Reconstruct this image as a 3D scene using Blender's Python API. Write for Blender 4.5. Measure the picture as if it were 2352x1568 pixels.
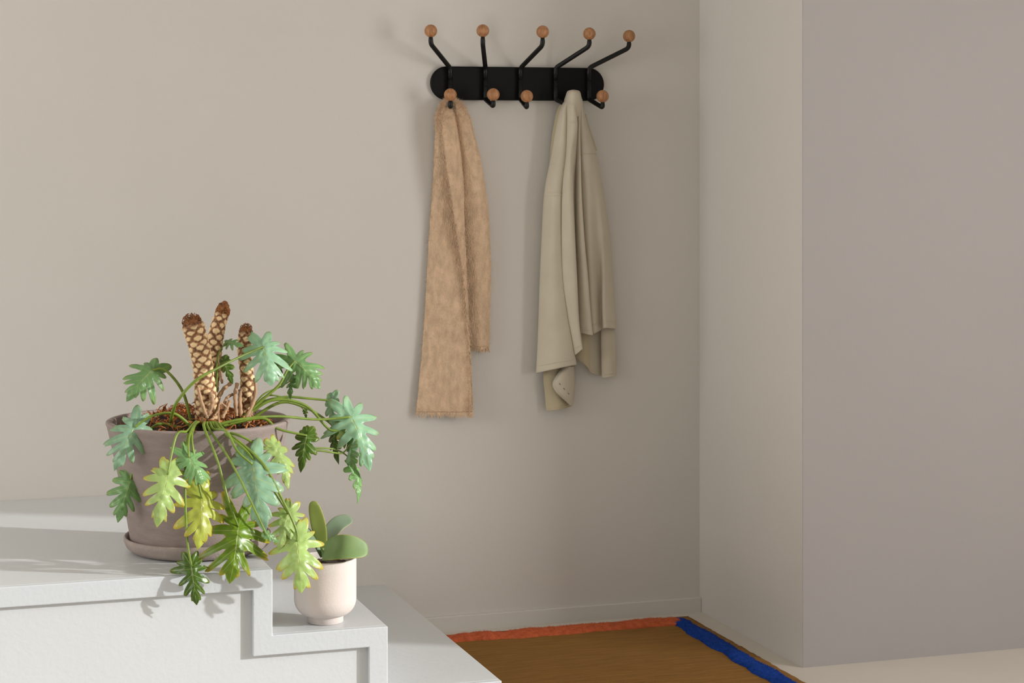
import bpy, math, random
from mathutils import Vector, noise

random.seed(7)
for o in list(bpy.data.objects):
    bpy.data.objects.remove(o)
SC = bpy.context.scene
COL = SC.collection

# ------------------------------------------------------------------ camera
H = 1.50                      # camera height
FPX = 4660.0                  # focal length in pixels of a 2352 wide frame
YAW = math.radians(18.13)
CX, HORIZON = 1176.0, 320.0
cam_data = bpy.data.cameras.new('camera')
cam = bpy.data.objects.new('camera', cam_data)
COL.objects.link(cam)
cam.location = (0, 0, H)
cam.rotation_euler = (math.radians(90), 0, -YAW)
cam_data.sensor_width = 36
cam_data.lens = FPX / 2352 * 36
cam_data.shift_y = -(784 - HORIZON) / 2352
cam_data.clip_end = 100
SC.camera = cam

# ------------------------------------------------------------------ world, sun, window light, exposure
SUN_DIR = Vector((-.86, .44, -.30)).normalized()
world = bpy.data.worlds.new('world')
SC.world = world
world.use_nodes = True
bg = world.node_tree.nodes['Background']
bg.inputs[0].default_value = (1.0, .98, .95, 1)
bg.inputs[1].default_value = .52

sd = bpy.data.lights.new('sun', 'SUN')
sd.energy = 3.55
sd.angle = math.radians(1.0)
sd.color = (1.0, 1.0, .99)
sun = bpy.data.objects.new('sun', sd)
COL.objects.link(sun)
sun.rotation_euler = SUN_DIR.to_track_quat('-Z', 'Y').to_euler()
sun.location = (8, 1, 4)

WIN_X, WIN_Y0, WIN_Y1, WIN_Z0, WIN_Z1 = 4.6, 1.9, 3.62, .55, 2.35
wd = bpy.data.lights.new('window_daylight', 'AREA')
wd.shape = 'RECTANGLE'
wd.size = WIN_Z1 - WIN_Z0
wd.size_y = WIN_Y1 - WIN_Y0
wd.energy = 80
wd.color = (1.0, .96, .92)
wl = bpy.data.objects.new('window_daylight', wd)
COL.objects.link(wl)
wl.location = (WIN_X + .02, (WIN_Y0 + WIN_Y1) / 2, (WIN_Z0 + WIN_Z1) / 2)
wl.rotation_euler = (0, math.radians(90), 0)

ld = bpy.data.lights.new('left_fill', 'AREA')  # added fill lamp out of view on the left, brightens the alcove wall
ld.shape = 'RECTANGLE'
ld.size = 1.7
ld.size_y = 3.0
ld.energy = 71
ld.color = (1.0, .97, .92)
ll = bpy.data.objects.new('left_fill', ld)
COL.objects.link(ll)
ll.location = (-2.76, 4.1, 1.75)
ll.rotation_euler = (0, math.radians(-90), 0)

SC.view_settings.view_transform = 'Standard'
SC.view_settings.look = 'None'
SC.view_settings.gamma = 1
SC.view_settings.use_curve_mapping = False
SC.view_settings.exposure = 0.0

# ------------------------------------------------------------------ measuring helpers
SY, CY = math.sin(YAW), math.cos(YAW)


def P(px, py, Y):
    """world point seen at a photo pixel, on the vertical plane y = Y"""
    s = (px - CX) / FPX
    dx, dy = SY + CY * s, CY - SY * s
    t = Y / dy
    return Vector((t * dx, Y, H - t * (py - HORIZON) / FPX))


def PZ(px, py, z):
    """world point seen at a photo pixel, on the horizontal plane at height z"""
    s = (px - CX) / FPX
    t = (H - z) * FPX / (py - HORIZON)
    return Vector((t * (SY + CY * s), t * (CY - SY * s), z))


def to_px(v):
    Z = SY * v.x + CY * v.y
    X = CY * v.x - SY * v.y
    return CX + FPX * X / Z, HORIZON + FPX * (H - v.z) / Z


# ------------------------------------------------------------------ materials
def lin(c):
    r = []
    for v in c[:3]:
        v = v / 255.0
        r.append(v / 12.92 if v <= .04045 else ((v + .055) / 1.055) ** 2.4)
    return (r[0], r[1], r[2], 1)


def material(name, rgb, rough=.6, bump=0, bscale=200, var=0, vscale=8, spec=.5, stretch=None, detail=3):
    m = bpy.data.materials.new(name)
    m.use_nodes = True
    nt = m.node_tree
    b = nt.nodes['Principled BSDF']
    b.inputs['Base Color'].default_value = lin(rgb)
    b.inputs['Roughness'].default_value = rough
    b.inputs['Specular IOR Level'].default_value = spec
    tc = nt.nodes.new('ShaderNodeTexCoord')
    mp = nt.nodes.new('ShaderNodeMapping')
    if stretch:
        mp.inputs['Scale'].default_value = stretch
    nt.links.new(tc.outputs['Object'], mp.inputs[0])
    if var:
        n = nt.nodes.new('ShaderNodeTexNoise')
        n.inputs['Scale'].default_value = vscale
        n.inputs['Detail'].default_value = 5
        nt.links.new(mp.outputs[0], n.inputs['Vector'])
        r = nt.nodes.new('ShaderNodeValToRGB')
        c = lin(rgb)
        r.color_ramp.elements[0].position = .3
        r.color_ramp.elements[1].position = .7
        r.color_ramp.elements[0].color = tuple(x * (1 - var) for x in c[:3]) + (1,)
        r.color_ramp.elements[1].color = tuple(min(1, x * (1 + var)) for x in c[:3]) + (1,)
        nt.links.new(n.outputs['Fac'], r.inputs[0])
        nt.links.new(r.outputs[0], b.inputs['Base Color'])
    if bump:
        n2 = nt.nodes.new('ShaderNodeTexNoise')
        n2.inputs['Scale'].default_value = bscale
        n2.inputs['Detail'].default_value = detail
        nt.links.new(mp.outputs[0], n2.inputs['Vector'])
        bp = nt.nodes.new('ShaderNodeBump')
        bp.inputs['Strength'].default_value = bump
        bp.inputs['Distance'].default_value = .004
        nt.links.new(n2.outputs['Fac'], bp.inputs['Height'])
        nt.links.new(bp.outputs[0], b.inputs['Normal'])
    return m


M = {}
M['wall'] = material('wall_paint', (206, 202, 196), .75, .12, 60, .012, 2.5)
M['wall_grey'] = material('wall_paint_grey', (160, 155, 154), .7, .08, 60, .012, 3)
M['floor'] = material('floor_paint', (206, 200, 190), .5, .1, 40, .02, 6)
M['ceiling'] = material('ceiling_paint', (216, 212, 206), .8)
M['stair'] = material('stair_paint', (198, 202, 206), .5, .18, 90, .01, 5)
M['tread'] = material('tread_paint', (203, 206, 208), .32, .14, 75, .01, 5)
M['black'] = material('black_powder_coat', (12, 12, 11), .42, .05, 400, spec=.3)
M['blackplate'] = material('black_plate', (5, 5, 5), .55, .05, 300, spec=.18)
M['pot'] = material('grey_stoneware', (140, 126, 120), .85, .35, 180, .10, 22, stretch=(1, 1, 3))
M['saucer'] = material('grey_stoneware_saucer', (150, 137, 130), .85, .3, 180, .10, 22)
M['smallpot'] = material('pale_pink_stoneware', (210, 199, 193), .8, .15, 220, .03, 20)
M['soil'] = material('dark_soil', (58, 42, 30), .95, .8, 90, .4, 30)
M['mulch'] = material('fibre_mulch', (172, 104, 48), .8, .5, 120, .45, 40)
M['root'] = material('aerial_root', (166, 132, 100), .7, .4, 150, .25, 30)
M['brown'] = material('dry_brown_fibre', (130, 82, 44), .9, .5, 150, .45, 60)
M['jacket'] = material('khaki_cotton', (198, 189, 171), .9, .25, 900, .05, 9, spec=.2)
M['jacket_sleeve'] = M['jacket']
M['seam'] = material('khaki_seam', (208, 198, 178), .9, .3, 900, .05, 30, spec=.2)
M['lining'] = material('khaki_inside', (186, 174, 146), .9, .25, 900, .05, 9, spec=.2)
M['rug'] = material('rug_brown_weave', (138, 101, 54), .95, .5, 90, .15, 26, spec=.1, stretch=(.35, 4, 4))
M['orange'] = material('rug_orange_pile', (198, 102, 66), .95, .6, 260, .16, 60, spec=.1)
M['blue'] = material('rug_blue_pile', (30, 68, 152), .95, .6, 260, .2, 60, spec=.1)
M['scarf'] = material('mohair', (212, 184, 155), .95, 1.0, 300, .16, 60, spec=.1, stretch=(1, 1, .45))
M['fibre'] = material('mohair_fibre', (226, 198, 168), .8, 0, spec=.2)
M['stem'] = material('petiole_green', (112, 134, 46), .4, 0, 0, .2, 40)
M['glass'] = material('window_frame_paint', (230, 228, 224), .4)


def wood_material():
    m = bpy.data.materials.new('oak')
    m.use_nodes = True
    nt = m.node_tree
    b = nt.nodes['Principled BSDF']
    b.inputs['Roughness'].default_value = .5
    tc = nt.nodes.new('ShaderNodeTexCoord')
    mp = nt.nodes.new('ShaderNodeMapping')
    mp.inputs['Scale'].default_value = (120, 120, 14)
    oi = nt.nodes.new('ShaderNodeObjectInfo')
    nt.links.new(tc.outputs['Object'], mp.inputs[0])
    mul = nt.nodes.new('ShaderNodeVectorMath')
    mul.operation = 'MULTIPLY_ADD'
    mul.inputs[1].default_value = (40, 17, 9)
    nt.links.new(oi.outputs['Random'], mul.inputs[0])
    nt.links.new(mp.outputs[0], mul.inputs[2])
    n = nt.nodes.new('ShaderNodeTexNoise')
    n.inputs['Scale'].default_value = 1.4
    n.inputs['Detail'].default_value = 4
    nt.links.new(mul.outputs[0], n.inputs['Vector'])
    r = nt.nodes.new('ShaderNodeValToRGB')
    r.color_ramp.elements[0].position = .3
    r.color_ramp.elements[1].position = .72
    r.color_ramp.elements[0].color = lin((138, 92, 56))
    r.color_ramp.elements[1].color = lin((186, 134, 90))
    nt.links.new(n.outputs['Fac'], r.inputs[0])
    nt.links.new(r.outputs[0], b.inputs['Base Color'])
    return m


M['oak'] = wood_material()


def leaf_material(name, gloss=.3, vein=True, transl=.35):
    m = bpy.data.materials.new(name)
    m.use_nodes = True
    nt = m.node_tree
    out = nt.nodes['Material Output']
    b = nt.nodes['Principled BSDF']
    b.inputs['Roughness'].default_value = gloss
    oi = nt.nodes.new('ShaderNodeObjectInfo')
    at = nt.nodes.new('ShaderNodeAttribute')
    at.attribute_name = 'vein'
    tc = nt.nodes.new('ShaderNodeTexCoord')
    n = nt.nodes.new('ShaderNodeTexNoise')
    n.inputs['Scale'].default_value = 25
    nt.links.new(tc.outputs['Object'], n.inputs['Vector'])
    hsv = nt.nodes.new('ShaderNodeHueSaturation')
    mr = nt.nodes.new('ShaderNodeMapRange')
    mr.inputs['To Min'].default_value = .8
    mr.inputs['To Max'].default_value = 1.2
    nt.links.new(n.outputs['Fac'], mr.inputs['Value'])
    nt.links.new(mr.outputs[0], hsv.inputs['Value'])
    nt.links.new(oi.outputs['Color'], hsv.inputs['Color'])
    mix = nt.nodes.new('ShaderNodeMix')
    mix.data_type = 'RGBA'
    nt.links.new(at.outputs['Color'], nt.nodes.new('ShaderNodeSeparateColor').inputs[0])
    sep = nt.nodes[-1]
    nt.links.new(sep.outputs[0], mix.inputs['Factor'])
    nt.links.new(hsv.outputs[0], mix.inputs[6])
    mix.inputs[7].default_value = lin((196, 206, 140))
    mix2 = nt.nodes.new('ShaderNodeMix')
    mix2.data_type = 'RGBA'
    nt.links.new(sep.outputs[1], mix2.inputs['Factor'])
    nt.links.new(mix.outputs[2], mix2.inputs[6])
    mix2.inputs[7].default_value = lin((214, 186, 60))
    nt.links.new(mix2.outputs[2], b.inputs['Base Color'])
    tr = nt.nodes.new('ShaderNodeBsdfTranslucent')
    tm = nt.nodes.new('ShaderNodeMix')
    tm.data_type = 'RGBA'
    tm.blend_type = 'MULTIPLY'
    tm.inputs['Factor'].default_value = 1
    nt.links.new(mix2.outputs[2], tm.inputs[6])
    tm.inputs[7].default_value = (1.6, 1.5, .35, 1)
    nt.links.new(tm.outputs[2], tr.inputs[0])
    ms = nt.nodes.new('ShaderNodeMixShader')
    ms.inputs[0].default_value = transl
    nt.links.new(b.outputs[0], ms.inputs[1])
    nt.links.new(tr.outputs[0], ms.inputs[2])
    nt.links.new(ms.outputs[0], out.inputs[0])
    return m


M['leaf'] = leaf_material('philodendron_leaf', .32)
M['fleshy'] = leaf_material('fleshy_leaf', .5, False, .2)


def trunk_material():
    m = bpy.data.materials.new('scarred_trunk')
    m.use_nodes = True
    nt = m.node_tree
    b = nt.nodes['Principled BSDF']
    b.inputs['Roughness'].default_value = .75
    at = nt.nodes.new('ShaderNodeAttribute')
    at.attribute_name = 'vein'
    tc = nt.nodes.new('ShaderNodeTexCoord')
    n = nt.nodes.new('ShaderNodeTexNoise')
    n.inputs['Scale'].default_value = 140
    n.inputs['Detail'].default_value = 5
    nt.links.new(tc.outputs['Object'], n.inputs['Vector'])
    sep = nt.nodes.new('ShaderNodeSeparateColor')
    nt.links.new(at.outputs['Color'], sep.inputs[0])
    r1 = nt.nodes.new('ShaderNodeValToRGB')
    r1.color_ramp.elements[0].color = lin((70, 40, 24))
    r1.color_ramp.elements[1].color = lin((158, 108, 68))
    r1.color_ramp.elements[0].position = .35
    r1.color_ramp.elements[1].position = .65
    nt.links.new(n.outputs['Fac'], r1.inputs[0])
    r2 = nt.nodes.new('ShaderNodeValToRGB')
    r2.color_ramp.elements[0].color = lin((212, 174, 120))
    r2.color_ramp.elements[1].color = lin((238, 214, 172))
    nt.links.new(n.outputs['Fac'], r2.inputs[0])
    mix = nt.nodes.new('ShaderNodeMix')
    mix.data_type = 'RGBA'
    nt.links.new(sep.outputs[0], mix.inputs['Factor'])
    nt.links.new(r1.outputs[0], mix.inputs[6])
    nt.links.new(r2.outputs[0], mix.inputs[7])
    nt.links.new(mix.outputs[2], b.inputs['Base Color'])
    bp = nt.nodes.new('ShaderNodeBump')
    bp.inputs['Strength'].default_value = .4
    bp.inputs['Distance'].default_value = .003
    nt.links.new(n.outputs['Fac'], bp.inputs['Height'])
    nt.links.new(bp.outputs[0], b.inputs['Normal'])
    return m


M['trunk'] = trunk_material()


# ------------------------------------------------------------------ object helpers
def tag(o, label=None, cat=None, group=None, kind=None):
    if label: o['label'] = label
    if cat: o['category'] = cat
    if group: o['group'] = group
    if kind: o['kind'] = kind
    return o


def thing(name, label, cat, loc):
    o = bpy.data.objects.new(name, None)
    COL.objects.link(o)
    o.empty_display_size = .1
    o.location = loc
    return tag(o, label, cat)


def root_of(o):
    while o.parent:
        o = o.parent
    return o


def mesh_obj(name, V, F, mat, parent=None, smooth=True, attr=None, solid=0, bevel=0, offset=0):
    """V in world coordinates; parts are stored relative to their thing"""
    base = Vector((0, 0, 0))
    if parent is not None:
        base = Vector(root_of(parent).location)
    me = bpy.data.meshes.new(name)
    me.from_pydata([tuple(Vector(v) - base) for v in V], [], F)
    me.update()
    mats = mat if isinstance(mat, list) else [mat]
    for m_ in mats:
        me.materials.append(m_)
    if smooth:
        me.polygons.foreach_set('use_smooth', [True] * len(me.polygons))
    if attr is not None:
        a = me.attributes.new('vein', 'FLOAT_COLOR', 'POINT')
        flat = []
        for q in attr:
            flat += [q[0], q[1], q[2], 1.0]
        a.data.foreach_set('color', flat)
    o = bpy.data.objects.new(name, me)
    COL.objects.link(o)
    if parent is not None:
        o.parent = parent
    if solid:
        md = o.modifiers.new('solid', 'SOLIDIFY')
        md.thickness = solid
        md.offset = offset
    if bevel:
        md = o.modifiers.new('bevel', 'BEVEL')
        md.width = bevel
        md.segments = 3
        md.limit_method = 'ANGLE'
    return o


class MB:
    """collects shapes of one mesh"""

    def __init__(self):
        self.V, self.F, self.A = [], [], []

    def add(self, V, F, A=None):
        n = len(self.V)
        self.V += [Vector(v) for v in V]
        self.F += [tuple(i + n for i in f) for f in F]
        self.A += A if A is not None else [(0, 0, 0)] * len(V)

    def box(self, x0, x1, y0, y1, z0, z1):
        V = [(x, y, z) for z in (z0, z1) for y in (y0, y1) for x in (x0, x1)]
        self.add(V, [(0, 2, 3, 1), (4, 5, 7, 6), (0, 1, 5, 4), (2, 6, 7, 3), (0, 4, 6, 2), (1, 3, 7, 5)])

    def prism(self, poly, y0, y1):
        """polygon in (x, z), counter-clockwise seen from the front, extruded in y"""
        n = len(poly)
        V = [(x, y0, z) for x, z in poly] + [(x, y1, z) for x, z in poly]
        F = [tuple(range(n)), tuple(reversed(range(n, 2 * n)))]
        for i in range(n):
            j = (i + 1) % n
            F.append((i, i + n, j + n, j))
        self.add(V, F)

    def tube(self, pts, rad, seg=12, cap=True):
        pts = [Vector(p) for p in pts]
        n = len(pts)
        if not isinstance(rad, (list, tuple)):
            rad = [rad] * n
        t0 = (pts[1] - pts[0]).normalized()
        ref = Vector((0, 0, 1)) if abs(t0.z) < .9 else Vector((1, 0, 0))
        nrm = t0.cross(ref).normalized()
        V, F = [], []
        for i in range(n):
            a = pts[max(0, i - 1)]
            b = pts[min(n - 1, i + 1)]
            t = (b - a).normalized()
            nrm = (nrm - t * nrm.dot(t)).normalized()
            bn = t.cross(nrm)
            for k in range(seg):
                an = 2 * math.pi * k / seg
                V.append(pts[i] + (nrm * math.cos(an) + bn * math.sin(an)) * rad[i])
        for i in range(n - 1):
            for k in range(seg):
                k2 = (k + 1) % seg
                F.append((i * seg + k, i * seg + k2, (i + 1) * seg + k2, (i + 1) * seg + k))
        if cap:
            V.append(pts[0])
            V.append(pts[-1])
            c0, c1 = len(V) - 2, len(V) - 1
            for k in range(seg):
                k2 = (k + 1) % seg
                F.append((c0, k2, k))
                F.append((c1, (n - 1) * seg + k, (n - 1) * seg + k2))
        self.add(V, F)

    def lathe(self, prof, c, seg=64, wob=0):
        """profile [(r, z)], around vertical axis at c"""
        V, F = [], []
        n = len(prof)
        for r, z in prof:
            for k in range(seg):
                an = 2 * math.pi * k / seg
                V.append((c[0] + r * math.cos(an), c[1] + r * math.sin(an), z))
        for i in range(n - 1):
            for k in range(seg):
                k2 = (k + 1) % seg
                F.append((i * seg + k, i * seg + k2, (i + 1) * seg + k2, (i + 1) * seg + k))
        self.add(V, F)

    def build(self, name, mat, parent=None, **kw):
        attr = self.A if any(a != (0, 0, 0) for a in self.A) else None
        return mesh_obj(name, self.V, self.F, mat, parent, attr=attr, **kw)


def cr(p0, p1, p2, p3, t):
    t2, t3 = t * t, t * t * t
    return (p1 * 2 + (p2 - p0) * t + (p0 * 2 - p1 * 5 + p2 * 4 - p3) * t2 + (p1 * 3 - p0 - p2 * 3 + p3) * t3) * .5


def spline(pts, n, closed=False):
    """n+1 Catmull-Rom samples through pts"""
    pts = [Vector(p) for p in pts]
    K = len(pts)
    out = []
    m = K if closed else K - 1
    cnt = n if closed else n + 1
    for i in range(cnt):
        f = i / n * m
        k = min(int(f), m - 1)
        t = f - k
        if closed:
            q = [pts[(k + d) % K] for d in (-1, 0, 1, 2)]
        else:
            q = [pts[max(0, min(K - 1, k + d))] for d in (-1, 0, 1, 2)]
        out.append(cr(q[0], q[1], q[2], q[3], t))
    return out


def loft(rows, nu, nv, closed=False):
    """rows of control points -> smooth grid [nv+1][nu(+1)]"""
    rs = [spline(r, nu, closed) for r in rows]
    cols = [spline([r[i] for r in rs], nv) for i in range(len(rs[0]))]
    return [[cols[i][j] for i in range(len(cols))] for j in range(nv + 1)]


def grid_faces(nv, nu, closed=False):
    F = []
    w = nu if closed else nu + 1
    for j in range(nv):
        for i in range(nu):
            i2 = (i + 1) % w
            F.append((j * w + i, (j + 1) * w + i, (j + 1) * w + i2, j * w + i2))
    return F


def px_rows(rows):
    """[(py, [(px, Y), ...])] or entries with own py (px, Y, py)"""
    out = []
    for py, cs in rows:
        r = []
        for c in cs:
            y = c[2] if len(c) > 2 else py
            r.append(P(c[0], y, c[1]))
        out.append(r)
    return out


def nz(v, s, off=0):
    return noise.noise(Vector((v[0] * s + off, v[1] * s + off * .7, v[2] * s - off)))


# ------------------------------------------------------------------ setting
WALL_Y = 5.95
ROOM_X0 = -2.8
CORNER_X = P(1607, 1000, WALL_Y).x
JAMB_Y = 5.22
CEIL = 2.75


def struct(name, mb, mat, parent=None, **kw):
    o = mb.build(name, mat, parent, smooth=False, **kw)
    if parent is None:
        o['kind'] = 'structure'
    return o


m_ = MB(); m_.box(ROOM_X0, CORNER_X, WALL_Y, WALL_Y + .15, 0, CEIL)
struct('wall_back', m_, M['wall'])
m_ = MB(); m_.box(CORNER_X, CORNER_X + .04, JAMB_Y, WALL_Y + .15, 0, CEIL)
struct('wall_alcove', m_, M['wall'])
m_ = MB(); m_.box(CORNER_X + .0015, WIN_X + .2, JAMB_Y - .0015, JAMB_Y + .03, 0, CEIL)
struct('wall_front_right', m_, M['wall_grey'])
m_ = MB(); m_.box(ROOM_X0, WIN_X + .2, -3, WALL_Y + .15, -.1, 0)
struct('floor', m_, M['floor'])
m_ = MB(); m_.box(ROOM_X0, WIN_X + .2, -3, WALL_Y + .15, CEIL, CEIL + .1)
struct('ceiling', m_, M['ceiling'])
m_ = MB()
for b in ((-3, WIN_Y0, 0, CEIL), (WIN_Y1, JAMB_Y, 0, CEIL), (WIN_Y0, WIN_Y1, 0, WIN_Z0), (WIN_Y0, WIN_Y1, WIN_Z1, CEIL)):
    m_.box(WIN_X, WIN_X + .2, *b)
struct('wall_right', m_, M['wall'])
m_ = MB()
for b in ((WIN_Y0, WIN_Y0 + .05, WIN_Z0, WIN_Z1), (WIN_Y1 - .05, WIN_Y1, WIN_Z0, WIN_Z1), (WIN_Y0, WIN_Y1, WIN_Z0, WIN_Z0 + .05),
          (WIN_Y0, WIN_Y1, WIN_Z1 - .05, WIN_Z1)):
    m_.box(WIN_X + .06, WIN_X + .12, *b)
struct('window_1', m_, M['glass'])

STAIR_Y = 4.815           # recessed side panel of the stair
BAND_Y = 4.80             # front of the zigzag string board
SX = [P(885, 1340, WALL_Y).x, 1.253, .968]
SZ = [.155, .312, .470]
SX[0] = 1.545

m_ = MB()
m_.prism([(SX[0] + .001, -.02), (CORNER_X, -.02), (CORNER_X, .047), (SX[0] + .001, .047)], WALL_Y - .016, WALL_Y + .001)
struct('baseboard_back', m_, M['wall'], bevel=.003)

# ------------------------------------------------------------------ staircase
st = thing('staircase', 'white painted steps descending to the right along the back wall', 'stairs', (SX[2], BAND_Y, 0))
LEFT = -2.6
m_ = MB()
poly = [(LEFT, 0), (SX[0], 0), (SX[0], SZ[0]), (SX[1], SZ[0]), (SX[1], SZ[1]), (SX[2], SZ[1]), (SX[2], SZ[2]), (LEFT, SZ[2])]
m_.prism(poly, STAIR_Y, WALL_Y - .0005)
m_.build('steps', M['tread'], st, smooth=False, bevel=.003)
B = .0475
m_ = MB()
outer = [(SX[0], 0), (SX[0], SZ[0]), (SX[1], SZ[0]), (SX[1], SZ[1]), (SX[2], SZ[1]), (SX[2], SZ[2]), (LEFT, SZ[2])]
inner = [(LEFT, SZ[2] - B), (SX[2] - B, SZ[2] - B), (SX[2] - B, SZ[1] - B), (SX[1] - B, SZ[1] - B), (SX[1] - B, SZ[0] - B),
         (SX[0] - B, SZ[0] - B), (SX[0] - B, 0)]
m_.prism(outer + inner, BAND_Y, STAIR_Y + .001)
m_.build('string_board', M['stair'], st, smooth=False, bevel=.0025)

# ------------------------------------------------------------------ rug
RX1, RY1 = PZ(1843, 1568, .006).x, PZ(1300, 1440.5, .006).y
RX0, RY0 = SX[0] + .012, 4.2
rug = thing('rug', 'brown woven rug with orange and blue raised borders on the floor', 'rug', (2.0, 5.0, 0))
m_ = MB()
NX, NY = 90, 120
V = []
for j in range(NY + 1):
    for i in range(NX + 1):
        x = RX0 + (RX1 - RX0) * i / NX
        y = RY0 + (RY1 - RY0) * j / NY
        if i == NX: x += .004 * nz((x, y * 2, 0), 12) + .002 * nz((x, y, 0), 60)
        if j == NY: y += .003 * nz((x * 2, y, 0), 12) + .002 * nz((x, y, 0), 60)
        z = .006 + .0012 * nz((x * .5, y * 6, 0), 14) + .001 * nz((x, y, 0), 8)
        V.append((x, y, z))
m_.add(V, grid_faces(NY, NX))
ob = m_.build('woven_base', M['rug'], rug, solid=.005, offset=-1)


def fibres(mb, pts, length, width, curl, droop=0, rng=random):
    """short curved tapering hairs: pts = [(position, normal)]"""
    for p, n in pts:
        L = length * rng.uniform(.5, 1.3)
        side = Vector((rng.uniform(-1, 1), rng.uniform(-1, 1), rng.uniform(-1, 1)))
        d = (n + side * curl).normalized()
        w = d.cross(Vector((rng.uniform(-1, 1), rng.uniform(-1, 1), rng.uniform(-1, 1))))
        if w.length < 1e-4: continue
        w = w.normalized() * width * .5
        b = Vector((rng.uniform(-1, 1), rng.uniform(-1, 1), rng.uniform(-1, 1))) * curl * .6 + Vector((0, 0, -droop))
        p1 = p + d * L * .5 + b * L * .12
        p2 = p + d * L + b * L * .5
        k = len(mb.V)
        mb.V += [p - w, p + w, p1 - w * .8, p1 + w * .8, p2]
        mb.A += [(0, 0, 0)] * 5
        mb.F += [(k, k + 1, k + 3, k + 2), (k + 2, k + 3, k + 4)]


def pile_strip(name, mat, p0, p1, width, height, seed, label):
    """thick tufted border running from p0 to p1 on the rug"""
    p0, p1 = Vector(p0), Vector(p1)
    d = (p1 - p0)
    L = d.length
    d.normalize()
    s = Vector((-d.y, d.x, 0))
    n, k = int(L / .004), 22
    V = []
    for i in range(n + 1):
        a = i / n
        c = p0 + d * L * a
        wv = 1 + .34 * noise.noise(Vector((a * L * 9, seed, 0))) + .12 * noise.noise(Vector((a * L * 30, seed, 5)))
        hv = 1 + .30 * noise.noise(Vector((a * L * 11, seed, 9))) + .12 * noise.noise(Vector((a * L * 40, seed, 5)))
        sh = .009 * noise.noise(Vector((a * L * 7, seed, 3)))
        e = min(1, i / 4, (n - i) / 4) * .5 + .5
        for q in range(k + 1):
            an = math.pi * q / k
            cx = -math.cos(an)
            lat = math.copysign(abs(cx) ** .8, cx) * width / 2 * wv * e + sh
            hh = .0045 + height * hv * e * (math.sin(an) ** .65)
            v = c + s * lat + Vector((0, 0, hh))
            f = .0016 * nz(v, 130, seed) + .0012 * nz(v, 330, seed)
            v += Vector((0, 0, f)) + s * f * .8 * cx
            V.append(v)
    mb = MB()
    mb.add(V, grid_faces(n, k))
    pts = []
    for _ in range(int(L * 9000)):
        i = random.randrange(1, n)
        q = random.randrange(1, k)
        v = V[i * (k + 1) + q]
        an = math.pi * q / k
        pts.append((v, (s * -math.cos(an) + Vector((0, 0, math.sin(an)))).normalized()))
    fibres(mb, pts, .0035, .0009, .6)
    o = mb.build(name, mat, rug)
    o['label'] = label
    return o


pile_strip('raised_border', M['orange'], (RX0 + .005, RY1 - .062, 0), (RX1 - .045, RY1 - .062, 0), .078, .019, 3, 'orange tufted border')
pile_strip('raised_border', M['blue'], (RX1 - .058, RY0 + .02, 0), (RX1 - .058, RY1 - .024, 0), .064, .016, 8, 'blue tufted border')

# ------------------------------------------------------------------ coat rack
rack_c = P(1189, 192, WALL_Y)
rack = thing('coat_rack', 'black wall coat rack with five double hooks and round wooden knobs', 'coat rack', (rack_c.x, WALL_Y, rack_c.z))
PT = .014                     # plate thickness
xl, xr = P(990, 192, WALL_Y - PT).x, P(1388, 192, WALL_Y - PT).x
zt, zb = P(1189, 154, WALL_Y - PT).z, P(1189, 230.5, WALL_Y - PT).z
r = (zt - zb) / 2
zc = (zt + zb) / 2
poly = []
for i in range(25):
    a = -math.pi / 2 + math.pi * i / 24
    poly.append((xr - r + r * math.cos(a), zc + r * math.sin(a)))
for i in range(25):
    a = math.pi / 2 + math.pi * i / 24
    poly.append((xl + r + r * math.cos(a), zc + r * math.sin(a)))
m_ = MB(); m_.prism(poly, WALL_Y - PT, WALL_Y)
m_.build('back_plate', M['blackplate'], rack, smooth=False, bevel=.003)


def fillet(pts, rad, n=5):
    pts = [Vector(p) for p in pts]
    out = [pts[0]]
    for i in range(1, len(pts) - 1):
        a, b, c = pts[i - 1], pts[i], pts[i + 1]
        d1, d2 = (a - b), (c - b)
        q = min(rad, d1.length * .45, d2.length * .45)
        s, e = b + d1.normalized() * q, b + d2.normalized() * q
        for k in range(n + 1):
            t = k / n
            out.append(s * (1 - t) ** 2 + b * 2 * t * (1 - t) + e * t * t)
    out.append(pts[-1])
    return out


KR = .0192
AX = WALL_Y - PT - .009       # hook pivot axis depth


def solve_tip(x0, px, reach):
    """turn of the arm about its pivot so that its knob stands where the photo has it"""
    best = None
    for k in range(-160, 161):
        a = math.radians(k * .5)
        v = Vector((x0 + reach * math.sin(a), AX - reach * math.cos(a), H))
        e = abs(to_px(v)[0] - px)
        if best is None or e < best[0]:
            best = (e, v.x, v.y)
    return best[1], best[2]


def uv_ball(c, R, n=28, m=18):
    V, F = [], []
    for j in range(m + 1):
        th = math.pi * j / m
        for i in range(n):
            ph = 2 * math.pi * i / n
            V.append(Vector(c) + Vector((math.sin(th) * math.cos(ph), math.sin(th) * math.sin(ph), math.cos(th))) * R)
    for j in range(m):
        for i in range(n):
            i2 = (i + 1) % n
            F.append((j * n + i, (j + 1) * n + i, (j + 1) * n + i2, j * n + i2))
    return V, F


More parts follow.
